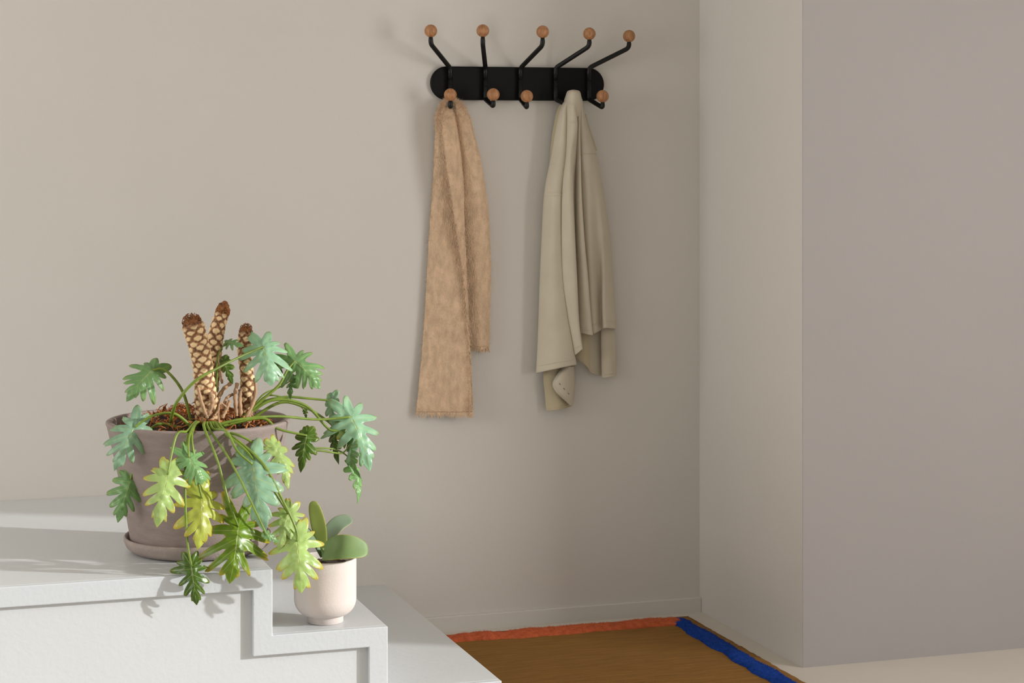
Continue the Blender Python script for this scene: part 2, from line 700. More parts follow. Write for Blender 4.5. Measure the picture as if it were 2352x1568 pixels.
HOOKS = [  # pivot px, upper knob px, upper knob py, elbow py, lower knob px, py, lowest py
    (1034, 989.5, 71, 101, 1034.5, 217.5, 251),
    (1115, 1109, 70.5, 102, 1133, 217, 249),
    (1195.5, 1246, 73, 104, 1210, 221, 252),
    (1276, 1353.5, 77.5, 106, 1317, 228, 253),
    (1352.5, 1447.5, 83, 110, 1384, 221, 252)]
hook_low = []
for (bx, ux, uy, ey, lx, ly, by) in HOOKS:
    x0 = P(bx, 190, AX).x
    ztop = P(bx, 156, AX).z
    zbot = P(bx, 228, AX).z
    ta, tb = solve_tip(x0, ux, .125)
    zk = P(ux, uy, tb).z
    ze = P(ux, ey, tb).z
    mb = MB()
    up = fillet([(x0, AX, zc + .012), (x0, AX, ztop), (ta, tb, ze), (ta, tb, zk - .004)], .012)
    n = len(up)
    rad = [.0072] * (n - 1) + [.0042]
    rad[-2] = .0072
    mb.tube(up, rad, 14)
    la, lb = solve_tip(x0, lx, .075)
    zk2 = P(lx, ly, lb).z
    ze2 = P(lx, by, lb).z + .0065
    lo = fillet([(x0, AX, zc + .011), (x0, AX, zbot), (la, lb, ze2), (la, lb, zk2 - .004)], .008)
    rad = [.0072] * (len(lo) - 1) + [.0042]
    mb.tube(lo, rad, 14)
    for zz in (zc + .030, zc + .021, zc - .006, zc - .017):
        mb.tube([(x0, AX, zz - .0008), (x0, AX, zz + .0008)], .0078, 16)
    for zz in (zc + .027, zc - .012):      # fixing lugs to the plate
        mb.box(x0 - .005, x0 + .005, AX, WALL_Y - PT + .001, zz - .012, zz + .012)
    hk = mb.build('hook', M['black'], rack)
    for (kx, ky, kz) in ((ta, tb, zk), (la, lb, zk2)):
        V, F = uv_ball((0, 0, 0), KR)
        kb = mesh_obj('knob', [Vector(v) + Vector(rack.location) for v in V], F, M['oak'], hk)
        kb.location = Vector((kx, ky, kz)) - Vector(rack.location)
        kb.rotation_euler = (random.uniform(-.3, .3), random.uniform(-.3, .3), random.uniform(0, 6))
        kb['label'] = 'round wooden knob'
    hook_low.append(Vector((la, lb, zk2)))

# ------------------------------------------------------------------ scarf
sc_base = P(1020, 946, 5.9)
scarf = thing('scarf', 'fuzzy beige mohair scarf draped over the leftmost lower hook', 'scarf', sc_base)
top_l = [(1036, 5.934, 226), (1036, 5.928, 225), (1036, 5.922, 225), (1037, 5.916, 226), (1037, 5.910, 228), (1037, 5.904, 231), (1037, 5.900, 234)]
left_rows = [
    (230, top_l),
    (237, [(1016, 5.934), (1015, 5.926), (1017, 5.918), (1020, 5.912), (1026, 5.908), (1028, 5.900), (1026, 5.890)]),
    (262, [(1004, 5.934), (1004, 5.920), (1009, 5.908), (1022, 5.902), (1043, 5.904), (1034, 5.882), (1018, 5.878)]),
    (300, [(1001, 5.936), (1003, 5.920), (1010, 5.910), (1026, 5.906), (1050, 5.906), (1036, 5.880), (1016, 5.876)]),
    (400, [(997, 5.938), (1004, 5.922), (1016, 5.912), (1036, 5.908), (1062, 5.908), (1048, 5.882), (1029, 5.876)]),
    (520, [(988, 5.938), (1001, 5.922), (1019, 5.912), (1042, 5.908), (1065, 5.906), (1057, 5.886), (1047, 5.880)]),
    (640, [(981, 5.936), (998, 5.922), (1020, 5.912), (1046, 5.908), (1069, 5.904), (1069, 5.892), (1065, 5.888)]),
    (800, [(970, 5.934), (994, 5.920), (1021, 5.918), (1050, 5.912), (1073, 5.906), (1077, 5.902), (1079, 5.898)]),
    (946, [(956, 5.932), (988, 5.918), (1018, 5.920), (1050, 5.912), (1075, 5.908), (1080, 5.904), (1085, 5.902)])]
right_rows = [
    (230, top_l),
    (240, [(1057, 5.934), (1060, 5.926), (1060, 5.918), (1060, 5.910), (1056, 5.903), (1051, 5.897), (1046, 5.892)]),
    (265, [(1060, 5.938), (1068, 5.930), (1074, 5.918), (1074, 5.904), (1066, 5.892), (1057, 5.889), (1048, 5.896)]),
    (300, [(1064, 5.940), (1076, 5.932), (1084, 5.918), (1083, 5.902), (1073, 5.892), (1062, 5.894), (1051, 5.908)]),
    (370, [(1078, 5.941), (1092, 5.934), (1102, 5.920), (1099, 5.904), (1084, 5.896), (1070, 5.902), (1054, 5.918)]),
    (480, [(1088, 5.942), (1107, 5.936), (1119, 5.922), (1114, 5.907), (1097, 5.902), (1080, 5.910), (1060, 5.924)]),
    (600, [(1094, 5.942), (1113, 5.937), (1125, 5.923), (1118, 5.910), (1100, 5.906), (1084, 5.914), (1066, 5.926)]),
    (700, [(1096, 5.942), (1113, 5.938), (1124, 5.924), (1117, 5.912), (1102, 5.908), (1088, 5.915), (1072, 5.926)]),
    (796, [(1098, 5.942), (1112, 5.938), (1122, 5.926), (1116, 5.914), (1104, 5.910), (1092, 5.916), (1078, 5.926)])]


def cloth_grid(rows, nu, nv, amp=0, seed=0):
    g = loft(px_rows(rows), nu, nv)
    return g


def normals(g):
    n = []
    for j in range(len(g)):
        r = []
        for i in range(len(g[0])):
            a = g[min(j + 1, len(g) - 1)][i] - g[max(j - 1, 0)][i]
            b = g[j][min(i + 1, len(g[0]) - 1)] - g[j][max(i - 1, 0)]
            c = b.cross(a)
            r.append(c.normalized() if c.length > 1e-12 else Vector((0, -1, 0)))
        n.append(r)
    return n


def scarf_tail(rows, nu, nv, nf, seed):
    g = cloth_grid(rows, nu, nv)
    N = normals(g)
    V = []
    for j in range(nv + 1):
        for i in range(nu + 1):
            p = g[j][i]
            f = .0016 * nz(p, 70, seed) + .0011 * nz(p, 190, seed)
            if i in (0, nu):
                p = p + Vector((.0022 * nz(p, 160, seed + 4), 0, 0))
            q = p + N[j][i] * f
            q.y = min(q.y, WALL_Y - .006)
            V.append(q)
    mb = MB()
    mb.add(V, grid_faces(nv, nu))
    return g, N, mb, V


for rows, nf, seed, fr in ((left_rows, 30000, 2, (0, 1)), (right_rows, 15000, 6, (0, 1))):
    g, N, mb, V = scarf_tail(rows, 60, 220, nf, seed)
    o = mb.build('tail', M['scarf'], scarf, solid=.005)
    o['label'] = 'long wide front tail' if seed == 2 else 'shorter rear tail'
    fb = MB()
    pts = []
    for _ in range(nf):
        j = random.randrange(2, 220)
        i = random.randrange(0, 61)
        if random.random() < .12:
            i = random.choice((0, 1, 59, 60))
        n = N[j][i]
        p = g[j][i] + (g[min(j + 1, 220)][i] - g[j][i]) * random.random()
        if i < 60: p = p + (g[j][i + 1] - g[j][i]) * random.random()
        if i in (0, 60):
            n = (g[j][0] - g[j][3]).normalized() if i == 0 else (g[j][60] - g[j][57]).normalized()
        elif n.y > 0:
            n = -n
        pts.append((p + n * .002, n))
    fibres(fb, pts, .0095, .00045, 2.2, .5)
    for k, v in enumerate(fb.V):
        if v.y > WALL_Y - .002: v.y = WALL_Y - .002
    f = fb.build('fuzz', M['fibre'], o)
    f['kind'] = 'stuff'
    # fringe along the end
    fb = MB()
    last, prev = g[-1], g[-4]
    for _ in range(420 if seed == 2 else 190):
        u = random.random() * 60
        i = min(59, int(u))
        p = last[i].lerp(last[i + 1], u - i)
        d = (last[i] - prev[i]).normalized()
        L = random.uniform(.008, .024)
        sw = Vector((random.uniform(-.5, .5), random.uniform(-.2, .1), 0))
        a = p - d * .004
        pp = [a, a + (d + sw * .3) * L * .5, a + (d + sw * .9) * L]
        fb.tube(pp, [.0007, .0006, .0004], 4, False)
    fr = fb.build('fringe', M['fibre'], o)
    fr['kind'] = 'stuff'

# ------------------------------------------------------------------ jacket
jk_base = P(1320, 940, 5.9)
jacket = thing('jacket', 'pale khaki cotton jacket hanging from the fourth lower hook', 'jacket', jk_base)


def sheet(name, rows, nu=24, nv=80, closed=False, mat='jacket', thick=.0016, rip=.0008, parent=None, seed=1):
    g = loft(px_rows(rows), nu, nv, closed)
    V = []
    for row in g:
        for p in row:
            q = p.copy()
            q.y += rip * nz((p.x * 2.2, p.y, p.z * .5), 26, seed) + rip * .5 * nz(p, 60, seed)
            q.y = min(q.y, WALL_Y - .003)
            V.append(q)
    mb = MB()
    mb.add(V, grid_faces(nv, nu, closed))
    o = mb.build(name, M[mat], parent or jacket, solid=thick)
    return o, g


def seam(g, v, u0, u1, parent, closed=False, off=.0016, r=.0011, two=True):
    nv = len(g) - 1
    nu = len(g[0]) - (0 if closed else 1)
    for k in range(2 if two else 1):
        vv = v * nv + k * 1.1
        j = min(nv - 1, int(vv))
        t = vv - j
        pts = []
        n = 20
        for q in range(n + 1):
            u = (u0 + (u1 - u0) * q / n) * nu
            i = int(u)
            w = u - i
            i2 = (i + 1) % len(g[0]) if closed else min(i + 1, len(g[0]) - 1)
            i = i % len(g[0])
            a = g[j][i].lerp(g[j][i2], w)
            b = g[min(j + 1, nv)][i].lerp(g[min(j + 1, nv)][i2], w)
            p = a.lerp(b, t)
            pts.append(p + Vector((0, -off, 0)))
        mb = MB()
        mb.tube(pts, r, 6)
        s = mb.build('seam', M['seam'], parent)


# left sleeve, a closed tube with an open cuff: front points left->right, then back points right->left
def sl(py, l, m, rr, yl, ym, yr, back=5.938, tilt=0):
    return (py, [(l, yl, py), (m, ym, py - tilt * .5), (rr, yr, py - tilt), (rr - 3, min(back, yr + .03), py - tilt), ((l + rr) / 2, back, py - tilt * .5 - (4 if tilt else 0)), (l + 3, back - .004, py)])


o, gL = sheet('sleeve', [
    sl(226, 1302, 1305, 1310, 5.885, 5.868, 5.872, 5.895),
    sl(250, 1287, 1296, 1304, 5.892, 5.866, 5.868, 5.92),
    sl(300, 1277, 1290, 1303, 5.895, 5.866, 5.868, 5.925),
    sl(360, 1267, 1284, 1301, 5.898, 5.866, 5.868),
    sl(440, 1252, 1272, 1291, 5.902, 5.868, 5.872),
    sl(540, 1246, 1268, 1290, 5.904, 5.868, 5.874),
    sl(640, 1242, 1268, 1294, 5.904, 5.868, 5.874),
    sl(720, 1240, 1270, 1303, 5.903, 5.866, 5.872),
    sl(790, 1238, 1274, 1312, 5.902, 5.866, 5.872, tilt=6),
    sl(856, 1235, 1276, 1320, 5.900, 5.864, 5.872, tilt=18)], 36, 110, True, seed=3)
o['label'] = 'left sleeve with open cuff'
seam(gL, .445, 0.0, .34, o, True)
seam(gL, .965, 0.0, .34, o, True, r=.0006, two=False)

# shoulder layer showing behind the left sleeve
sheet('back_panel', [
    (228, [(1300, 5.895), (1306, 5.89), (1312, 5.89), (1318, 5.895)]),
    (250, [(1281, 5.915), (1290, 5.905), (1300, 5.90), (1310, 5.90)]),
    (300, [(1270, 5.925), (1280, 5.915), (1292, 5.91), (1306, 5.91)]),
    (360, [(1263, 5.93), (1274, 5.922), (1290, 5.915), (1306, 5.915)]),
    (420, [(1264, 5.934), (1274, 5.926), (1290, 5.92), (1306, 5.92)]),
    (470, [(1270, 5.936), (1276, 5.93), (1290, 5.925), (1306, 5.925)])], 18, 50, mat='lining', seed=4)

# centre: dome over the knob and the two long pleats
kx = 1317
sheet('body', [
    (206.5, [(1315, 5.866), (1316, 5.860), (1317, 5.856), (1318, 5.860), (1319, 5.866)]),
    (210, [(1304, 5.880), (1309, 5.850), (1317, 5.836), (1325, 5.846), (1331, 5.880)]),
    (222, [(1299, 5.895), (1304, 5.850), (1317, 5.831), (1330, 5.842), (1335, 5.89)]),
    (240, [(1293, 5.905), (1304, 5.858), (1317, 5.836), (1332, 5.850), (1339, 5.90)]),
    (268, [(1286, 5.915), (1303, 5.874), (1317, 5.866), (1334, 5.872), (1343, 5.915)])], 24, 40, seed=5)

o, gA = sheet('body', [
    (226, [(1304, 5.872), (1304, 5.858), (1311, 5.843), (1320, 5.840), (1322, 5.858), (1324, 5.88)]),
    (250, [(1305, 5.880), (1303, 5.862), (1311, 5.842), (1320, 5.838), (1323, 5.860), (1325, 5.89)]),
    (290, [(1306, 5.885), (1303, 5.864), (1313, 5.842), (1324, 5.842), (1326, 5.868), (1330, 5.895)]),
    (355, [(1303, 5.890), (1300, 5.868), (1307, 5.846), (1313, 5.844), (1322, 5.872), (1332, 5.895)]),
    (430, [(1297, 5.895), (1292, 5.870), (1302, 5.848), (1313, 5.846), (1318, 5.880), (1328, 5.90)]),
    (540, [(1296, 5.895), (1290, 5.872), (1304, 5.850), (1318, 5.848), (1321, 5.882), (1328, 5.90)]),
    (640, [(1298, 5.895), (1293, 5.872), (1309, 5.852), (1324, 5.850), (1325, 5.884), (1332, 5.90)]),
    (720, [(1307, 5.895), (1303, 5.874), (1315, 5.854), (1328, 5.851), (1328, 5.884), (1334, 5.90)]),
    (770, [(1315, 5.895), (1312, 5.876), (1322, 5.858), (1333, 5.853), (1331, 5.884), (1336, 5.90)]),
    (806, [(1322, 5.895, 813), (1320, 5.878, 816), (1329, 5.860, 809), (1338, 5.855, 801), (1334, 5.884, 803), (1338, 5.90, 806)])], 30, 110, seed=6)
o['label'] = 'left pleat of the body'
seam(gA, .195, .2, .62, o)
seam(gA, .955, .2, .62, o, r=.0006, two=False)

o, gC = sheet('body', [
    (230, [(1322, 5.87), (1325, 5.856), (1328, 5.850), (1331, 5.852), (1333, 5.868), (1335, 5.89)]),
    (260, [(1322, 5.89), (1325, 5.872), (1329, 5.864), (1333, 5.864), (1336, 5.88), (1339, 5.90)]),
    (310, [(1320, 5.90), (1324, 5.882), (1328, 5.870), (1332, 5.868), (1335, 5.89), (1340, 5.91)]),
    (430, [(1316, 5.91), (1322, 5.884), (1328, 5.864), (1335, 5.860), (1336, 5.892), (1344, 5.915)]),
    (540, [(1316, 5.915), (1323, 5.886), (1331, 5.864), (1341, 5.860), (1342, 5.892), (1350, 5.915)]),
    (640, [(1320, 5.915), (1327, 5.888), (1338, 5.866), (1350, 5.862), (1350, 5.894), (1358, 5.915)]),
    (720, [(1322, 5.915), (1330, 5.888), (1342, 5.870), (1356, 5.866), (1355, 5.894), (1362, 5.915)]),
    (767, [(1324, 5.915, 764), (1332, 5.888, 764), (1346, 5.872, 767), (1361, 5.868, 770), (1358, 5.894, 768), (1364, 5.915)])], 30, 100, seed=7)
o['label'] = 'right pleat of the body'
seam(gC, .955, .2, .62, o, r=.0006, two=False)

# right sleeve with its open cuff


def sr(py, pts, back=5.938, tilt=None):
    l, r_ = pts[0][0], pts[-1][0]
    t = tilt or [0] * len(pts)
    f = [(p[0], p[1], py + t[i]) for i, p in enumerate(pts)]
    return (py, f + [(r_ - 4, back - .002, py + t[-1] - (2 if tilt else 0)), ((l + r_) / 2, back, py - (14 if tilt else 0)), (l + 2, back - .003, py + t[0])])


o, gR = sheet('sleeve', [
    sr(228, [(1328, 5.872), (1330, 5.864), (1332, 5.862), (1334, 5.864), (1336, 5.870), (1337, 5.878)], 5.90),
    sr(250, [(1331, 5.882), (1333, 5.870), (1336, 5.864), (1338, 5.868), (1339, 5.876), (1340, 5.886)], 5.915),
    sr(290, [(1331, 5.886), (1334, 5.872), (1339, 5.868), (1343, 5.872), (1347, 5.880), (1350, 5.892)], 5.925),
    sr(345, [(1333, 5.888), (1337, 5.872), (1346, 5.866), (1354, 5.868), (1361, 5.876), (1367, 5.892)]),
    sr(370, [(1333, 5.888), (1338, 5.872), (1348, 5.866), (1358, 5.868), (1368, 5.878), (1374, 5.900)]),
    sr(430, [(1335, 5.890), (1341, 5.876), (1352, 5.868), (1365, 5.872), (1376, 5.880), (1384, 5.905)]),
    sr(540, [(1341, 5.892), (1347, 5.876), (1357, 5.870), (1372, 5.882), (1386, 5.880), (1400, 5.908)]),
    sr(620, [(1347, 5.894), (1352, 5.878), (1361, 5.876), (1376, 5.900), (1387, 5.884), (1405, 5.908)]),
    sr(700, [(1353, 5.896), (1358, 5.884), (1366, 5.886), (1379, 5.908), (1387, 5.880), (1410, 5.906)]),
    sr(756, [(1358, 5.897), (1363, 5.886), (1369, 5.888), (1380, 5.908), (1390, 5.878), (1414, 5.904)], tilt=[12, 10, 8, 2, -3, -1])], 54, 110, True, seed=9)
o['label'] = 'right sleeve with open cuff'
seam(gR, .36, .02, .58, o, True)
seam(gR, .955, .02, .58, o, True, r=.0006, two=False)

# shoulder edge standing out on the right
sheet('back_panel', [
    (262, [(1330, 5.905), (1337, 5.90), (1342, 5.902), (1345, 5.905)]),
    (285, [(1333, 5.91), (1342, 5.902), (1348, 5.900), (1351, 5.904)]),
    (315, [(1336, 5.915), (1348, 5.904), (1357, 5.899), (1361, 5.902)]),
    (346, [(1340, 5.915), (1354, 5.905), (1365, 5.898), (1371, 5.900)])], 12, 30, mat='lining', seed=10, thick=.003)

# lower body panels hanging behind the sleeves
o, g = sheet('front_panel', [
    (640, [(1340, 5.925), (1362, 5.93), (1384, 5.928), (1386, 5.915), (1398, 5.912), (1408, 5.922)]),
    (760, [(1348, 5.925), (1364, 5.934), (1382, 5.936), (1381, 5.918), (1396, 5.912), (1412, 5.922)]),
    (820, [(1353, 5.922), (1367, 5.934), (1384, 5.938), (1382, 5.918), (1398, 5.910), (1414, 5.920)]),
    (862, [(1357, 5.920, 855), (1370, 5.934, 860), (1385, 5.938, 864), (1383, 5.918, 867), (1400, 5.908, 866), (1416, 5.918, 862)])], 40, 70, mat='jacket', seed=12)
seam(g, .925, 0, 1, o, r=.0006, two=False)
o, g = sheet('front_panel', [
    (760, [(1322, 5.905), (1338, 5.90), (1346, 5.90), (1352, 5.905)]),
    (790, [(1320, 5.906, 795), (1334, 5.90), (1344, 5.898), (1353, 5.905)]),
    (820, [(1320, 5.907, 815), (1334, 5.90, 822), (1345, 5.898, 828), (1355, 5.906, 836)]),
    (840, [(1320, 5.908, 820), (1336, 5.902, 832), (1348, 5.899, 842), (1357, 5.908, 857)])], 24, 50, mat='lining', seed=13)
seam(g, .8, 0, 1, o, r=.0006, two=False)
o, g = sheet('front_panel', [
    (700, [(1252, 5.93), (1270, 5.926), (1290, 5.926), (1306, 5.93), (1316, 5.935)]),
    (850, [(1248, 5.928), (1266, 5.916), (1284, 5.914), (1302, 5.924), (1319, 5.934)]),
    (900, [(1251, 5.926), (1267, 5.912), (1284, 5.908), (1302, 5.920), (1317, 5.932)]),
    (938, [(1255, 5.924, 943), (1270, 5.910, 942), (1286, 5.904, 940), (1302, 5.916, 936), (1314, 5.928, 932)])], 36, 80, mat='lining', seed=14)
seam(g, .93, 0, 1, o, r=.0006, two=False)
# the placket edge curling over in front of it
o, g = sheet('placket', [
    (838, [(1293, 5.905, 842), (1300, 5.895, 842), (1310, 5.895, 842), (1318, 5.915, 842)]),
    (860, [(1280, 5.900), (1288, 5.885), (1304, 5.888), (1319, 5.915)]),
    (880, [(1270, 5.895), (1280, 5.880), (1300, 5.885), (1319, 5.914)]),
    (898, [(1276, 5.892), (1288, 5.880), (1304, 5.886), (1318, 5.914)]),
    (912, [(1290, 5.895), (1298, 5.885), (1308, 5.890), (1317, 5.914)]),
    (930, [(1310, 5.905), (1311, 5.900), (1313, 5.904), (1316, 5.914)])], 26, 60, mat='jacket', seed=15, thick=.003)
for (bxp, byp) in ((1286, 882), (1296, 893), (1306, 904)):
    mb = MB()
    p = P(bxp, byp, 5.877)
    mb.tube([p + Vector((-.002, 0, .003)), p + Vector((.002, 0, -.002))], .0007, 6)
    mb.build('buttonhole', M['soil'], o)

# ------------------------------------------------------------------ large plant
PC = Vector((.838, 5.096))
PZ0 = SZ[2]
sau = MB()
sau.lathe([(0, PZ0 + .001), (.150, PZ0 + .001), (.166, PZ0 + .004), (.178, PZ0 + .014), (.184, PZ0 + .028), (.185, PZ0 + .036), (.182, PZ0 + .040),
           (.177, PZ0 + .037), (.172, PZ0 + .022), (.165, PZ0 + .014), (0, PZ0 + .012)], PC, 96)
so = sau.build('plant_saucer', M['saucer'])
tag(so, 'round grey stoneware saucer under the large pot on the top step', 'saucer')
for v in so.data.vertices:
    v.co -= Vector((PC.x, PC.y, PZ0))
so.location = (PC.x, PC.y, PZ0)

phil = thing('potted_philodendron', 'large green philodendron with scarred trunks in a grey stoneware pot', 'potted plant', (PC.x, PC.y, PZ0 + .013))
RIM = .797
pot = MB()
prof = [(0, PZ0 + .0135), (.158, PZ0 + .0135), (.165, PZ0 + .018)]
for i in range(13):
    t = i / 12
    prof.append((.168 + .058 * t ** 1.15, PZ0 + .025 + (RIM - .012 - PZ0 - .025) * t))
prof += [(.229, RIM - .006), (.2285, RIM - .002), (.225, RIM), (.214, RIM), (.2105, RIM - .003), (.209, RIM - .02), (.200, RIM - .10), (0, RIM - .10)]
pot.lathe(prof, PC, 128)
po = pot.build('pot', M['pot'], phil)
po['label'] = 'grey stoneware pot'

soil = MB()
V, F = [], []
n, k = 26, 64
for j in range(n + 1):
    for i in range(k):
        a = 2 * math.pi * i / k
        rr = .2075 * j / n
        x, y = PC.x + rr * math.cos(a), PC.y + rr * math.sin(a)
        z = RIM - .045 + .05 * (1 - (j / n) ** 2) + .012 * nz((x, y, 0), 30) + .006 * nz((x, y, 0), 90)
        V.append((x, y, z))
for j in range(n):
    for i in range(k):
        F.append((j * k + i, (j + 1) * k + i, (j + 1) * k + (i + 1) % k, j * k + (i + 1) % k))
soil.add(V, F)
soil.build('soil', M['soil'], phil)
mul = MB()
for _ in range(420):
    a = random.uniform(0, 2 * math.pi)
    rr = .185 * math.sqrt(random.random())
    x, y = PC.x + rr * math.cos(a), PC.y + rr * math.sin(a)
    z = RIM - .04 + .055 * (1 - (rr / .2) ** 2) + random.uniform(0, .02)
    d = Vector((random.uniform(-1, 1), random.uniform(-1, 1), random.uniform(-.4, .7))).normalized() * random.uniform(.012, .045)
    b = Vector((random.uniform(-1, 1), random.uniform(-1, 1), random.uniform(-.2, 1))) * .01
    c = Vector((x, y, z))
    w = random.uniform(.0008, .0032)
    mul.tube([c - d * .5, c + b, c + d * .5], [w * .4, w, w * .3], 5)
tag(mul.build('mulch', M['mulch'], phil), kind='stuff')


def trunk(pts, rad, seed, top):
    path = spline(pts, 150)
    n, k = len(path), 72
    V, A = [], []
    nrm = Vector((1, 0, 0))
    s = 0
    R0 = rad
    cols = max(4, round(2 * math.pi * R0 / .027))
    rowh = .0135
    for i in range(n):
        if i: s += (path[i] - path[i - 1]).length
        t = (path[min(n - 1, i + 1)] - path[max(0, i - 1)]).normalized()
        nrm = (nrm - t * nrm.dot(t)).normalized()
        bn = t.cross(nrm)
        f = i / (n - 1)
        for q in range(k):
            an = 2 * math.pi * q / k
            u = q / k * cols + .15 * noise.noise(Vector((s * 40, q * .1, seed)))
            rw = s / rowh
            best = 9
            for r_ in (math.floor(rw), math.floor(rw) + 1):
                uu = u + .5 * (r_ % 2)
                du = uu - round(uu)
                cell = (int(round(uu)) % cols) * 7 + r_ * 13
                jit = noise.noise(Vector((cell * .37, seed, 1.7)))
                dv = rw - r_ + .25 * jit
                ex = .8 if dv < 0 else 1.25
                d = (abs(du / (.47 + .05 * jit)) ** 1.45 + abs(dv * ex / (.62 + .1 * jit)) ** 1.45) ** (1 / 1.45)
                d += .16 * noise.noise(Vector((an * 5, s * 190, seed + r_)))
                best = min(best, d)
            sc = max(0, min(1, (.84 - best) / .16)) * min(1, .45 + f * 2.4)
            base = R0 * (1.0 + .10 * math.sin(s * 23 + seed)) * (1 - .12 * f)
            rr = base + .0022 * sc - .0015 * max(0, min(1, (best - 1) * 3)) + .0008 * noise.noise(Vector((an * 4, s * 160, seed)))
            if f > .90:
                rr *= 1 - .25 * ((f - .9) / .1) ** 2
                sc *= max(0, 1 - (f - .9) / .05)
                rr += .003 * noise.noise(Vector((an * 3, s * 300, seed)))
            core = 1 - .55 * max(0, 1 - best / .25) * (.5 + .5 * math.sin(cell))
            V.append(path[i] + (nrm * math.cos(an) + bn * math.sin(an)) * rr)
            A.append((sc * max(.3, core), 0, 0))
    F = []
    for i in range(n - 1):
        for q in range(k):
            F.append((i * k + q, i * k + (q + 1) % k, (i + 1) * k + (q + 1) % k, (i + 1) * k + q))
    F.append(tuple((n - 1) * k + q for q in range(k)))
    mb = MB()
    mb.add(V, F, A)
    o = mb.build('trunk', M['trunk'], phil)
    tf = MB()
    c = path[-1]
    t = (path[-1] - path[-6]).normalized()
    Vb, Fb = uv_ball((0, 0, 0), 1, 40, 26)
    out = []
    for v in Vb:
        d = v * R0 * (.86 if top > 100 else .74)
        w = c + d - t * R0 * .1 + t * v.dot(t) * R0 * (.5 if top > 100 else -.2)
        out.append(w + v * (.0042 * nz(w, 160, seed) + .0026 * nz(w, 420, seed)))
    tf.add(out, Fb)
    for _ in range(top * 3):
        d = Vector((random.uniform(-1, 1), random.uniform(-1, 1), random.uniform(-1, 1))).normalized()
        p = c + d * R0 * .8 - t * R0 * .1
        b = Vector((random.uniform(-1, 1), random.uniform(-1, 1), random.uniform(-1, 1))).normalized()
        b = (b - d * b.dot(d) * .8) * random.uniform(.004, .009)
        tf.tube([p - b, p + d * .0025, p + b], [.0007, .0011, .0005], 5)
    if top:
        x = tf.build('fibre_tuft', M['brown'], o)
        x['kind'] = 'stuff'
    return o


trunk([P(478, 975, 5.02), P(472, 900, 5.0), P(464, 830, 4.99), P(453, 780, 4.99), P(440, 738, 4.99)], .027, 1.3, 60)
trunk([P(482, 965, 5.10), P(484, 890, 5.09), P(489, 820, 5.08), P(498, 760, 5.08), P(512, 714, 5.09)], .0195, 4.1, 160)
trunk([P(556, 975, 5.05), P(566, 925, 5.04), P(568, 870, 5.04), P(562, 810, 5.04), P(565, 756, 5.05)], .0185, 7.7, 30)

ROOTS = [([(585, 868, 5.0), (587, 900, 4.99), (580, 930, 4.98), (565, 960, 4.97), (560, 978, 4.97)], .0042),
         ([(545, 880, 5.0), (540, 905, 4.99), (541, 930, 4.98), (543, 955, 4.98)], .005),
         ([(552, 895, 5.0), (551, 920, 4.985), (554, 955, 4.98)], .0048),
         ([(530, 880, 5.03), (512, 895, 5.02), (500, 920, 5.0), (492, 955, 4.99)], .005),
         ([(482, 900, 4.97), (488, 925, 4.965), (478, 955, 4.96)], .006),
         ([(455, 890, 4.96), (462, 920, 4.955), (472, 950, 4.95), (477, 960, 4.95)], .0042),
         ([(520, 935, 4.97), (506, 925, 4.96), (502, 945, 4.95), (506, 980, 4.93), (520, 992, 4.925)], .0022),
         ([(528, 920, 4.98), (520, 940, 4.97), (510, 960, 4.96)], .0045),
         ([(575, 900, 5.03), (578, 935, 5.01), (570, 965, 5.0)], .005),
         ([(503, 815, 5.06), (507, 850, 5.05), (510, 880, 5.04)], .0036),
         ([(535, 905, 5.0), (520, 915, 4.99), (512, 940, 4.98)], .0036)]
for pts, rr in ROOTS:
    mb = MB()
    mb.tube(spline([P(*p) for p in pts], 24), [rr * (1 + .15 * math.sin(i * 1.3)) for i in range(25)], 8)
    mb.build('root', M['root'], phil)


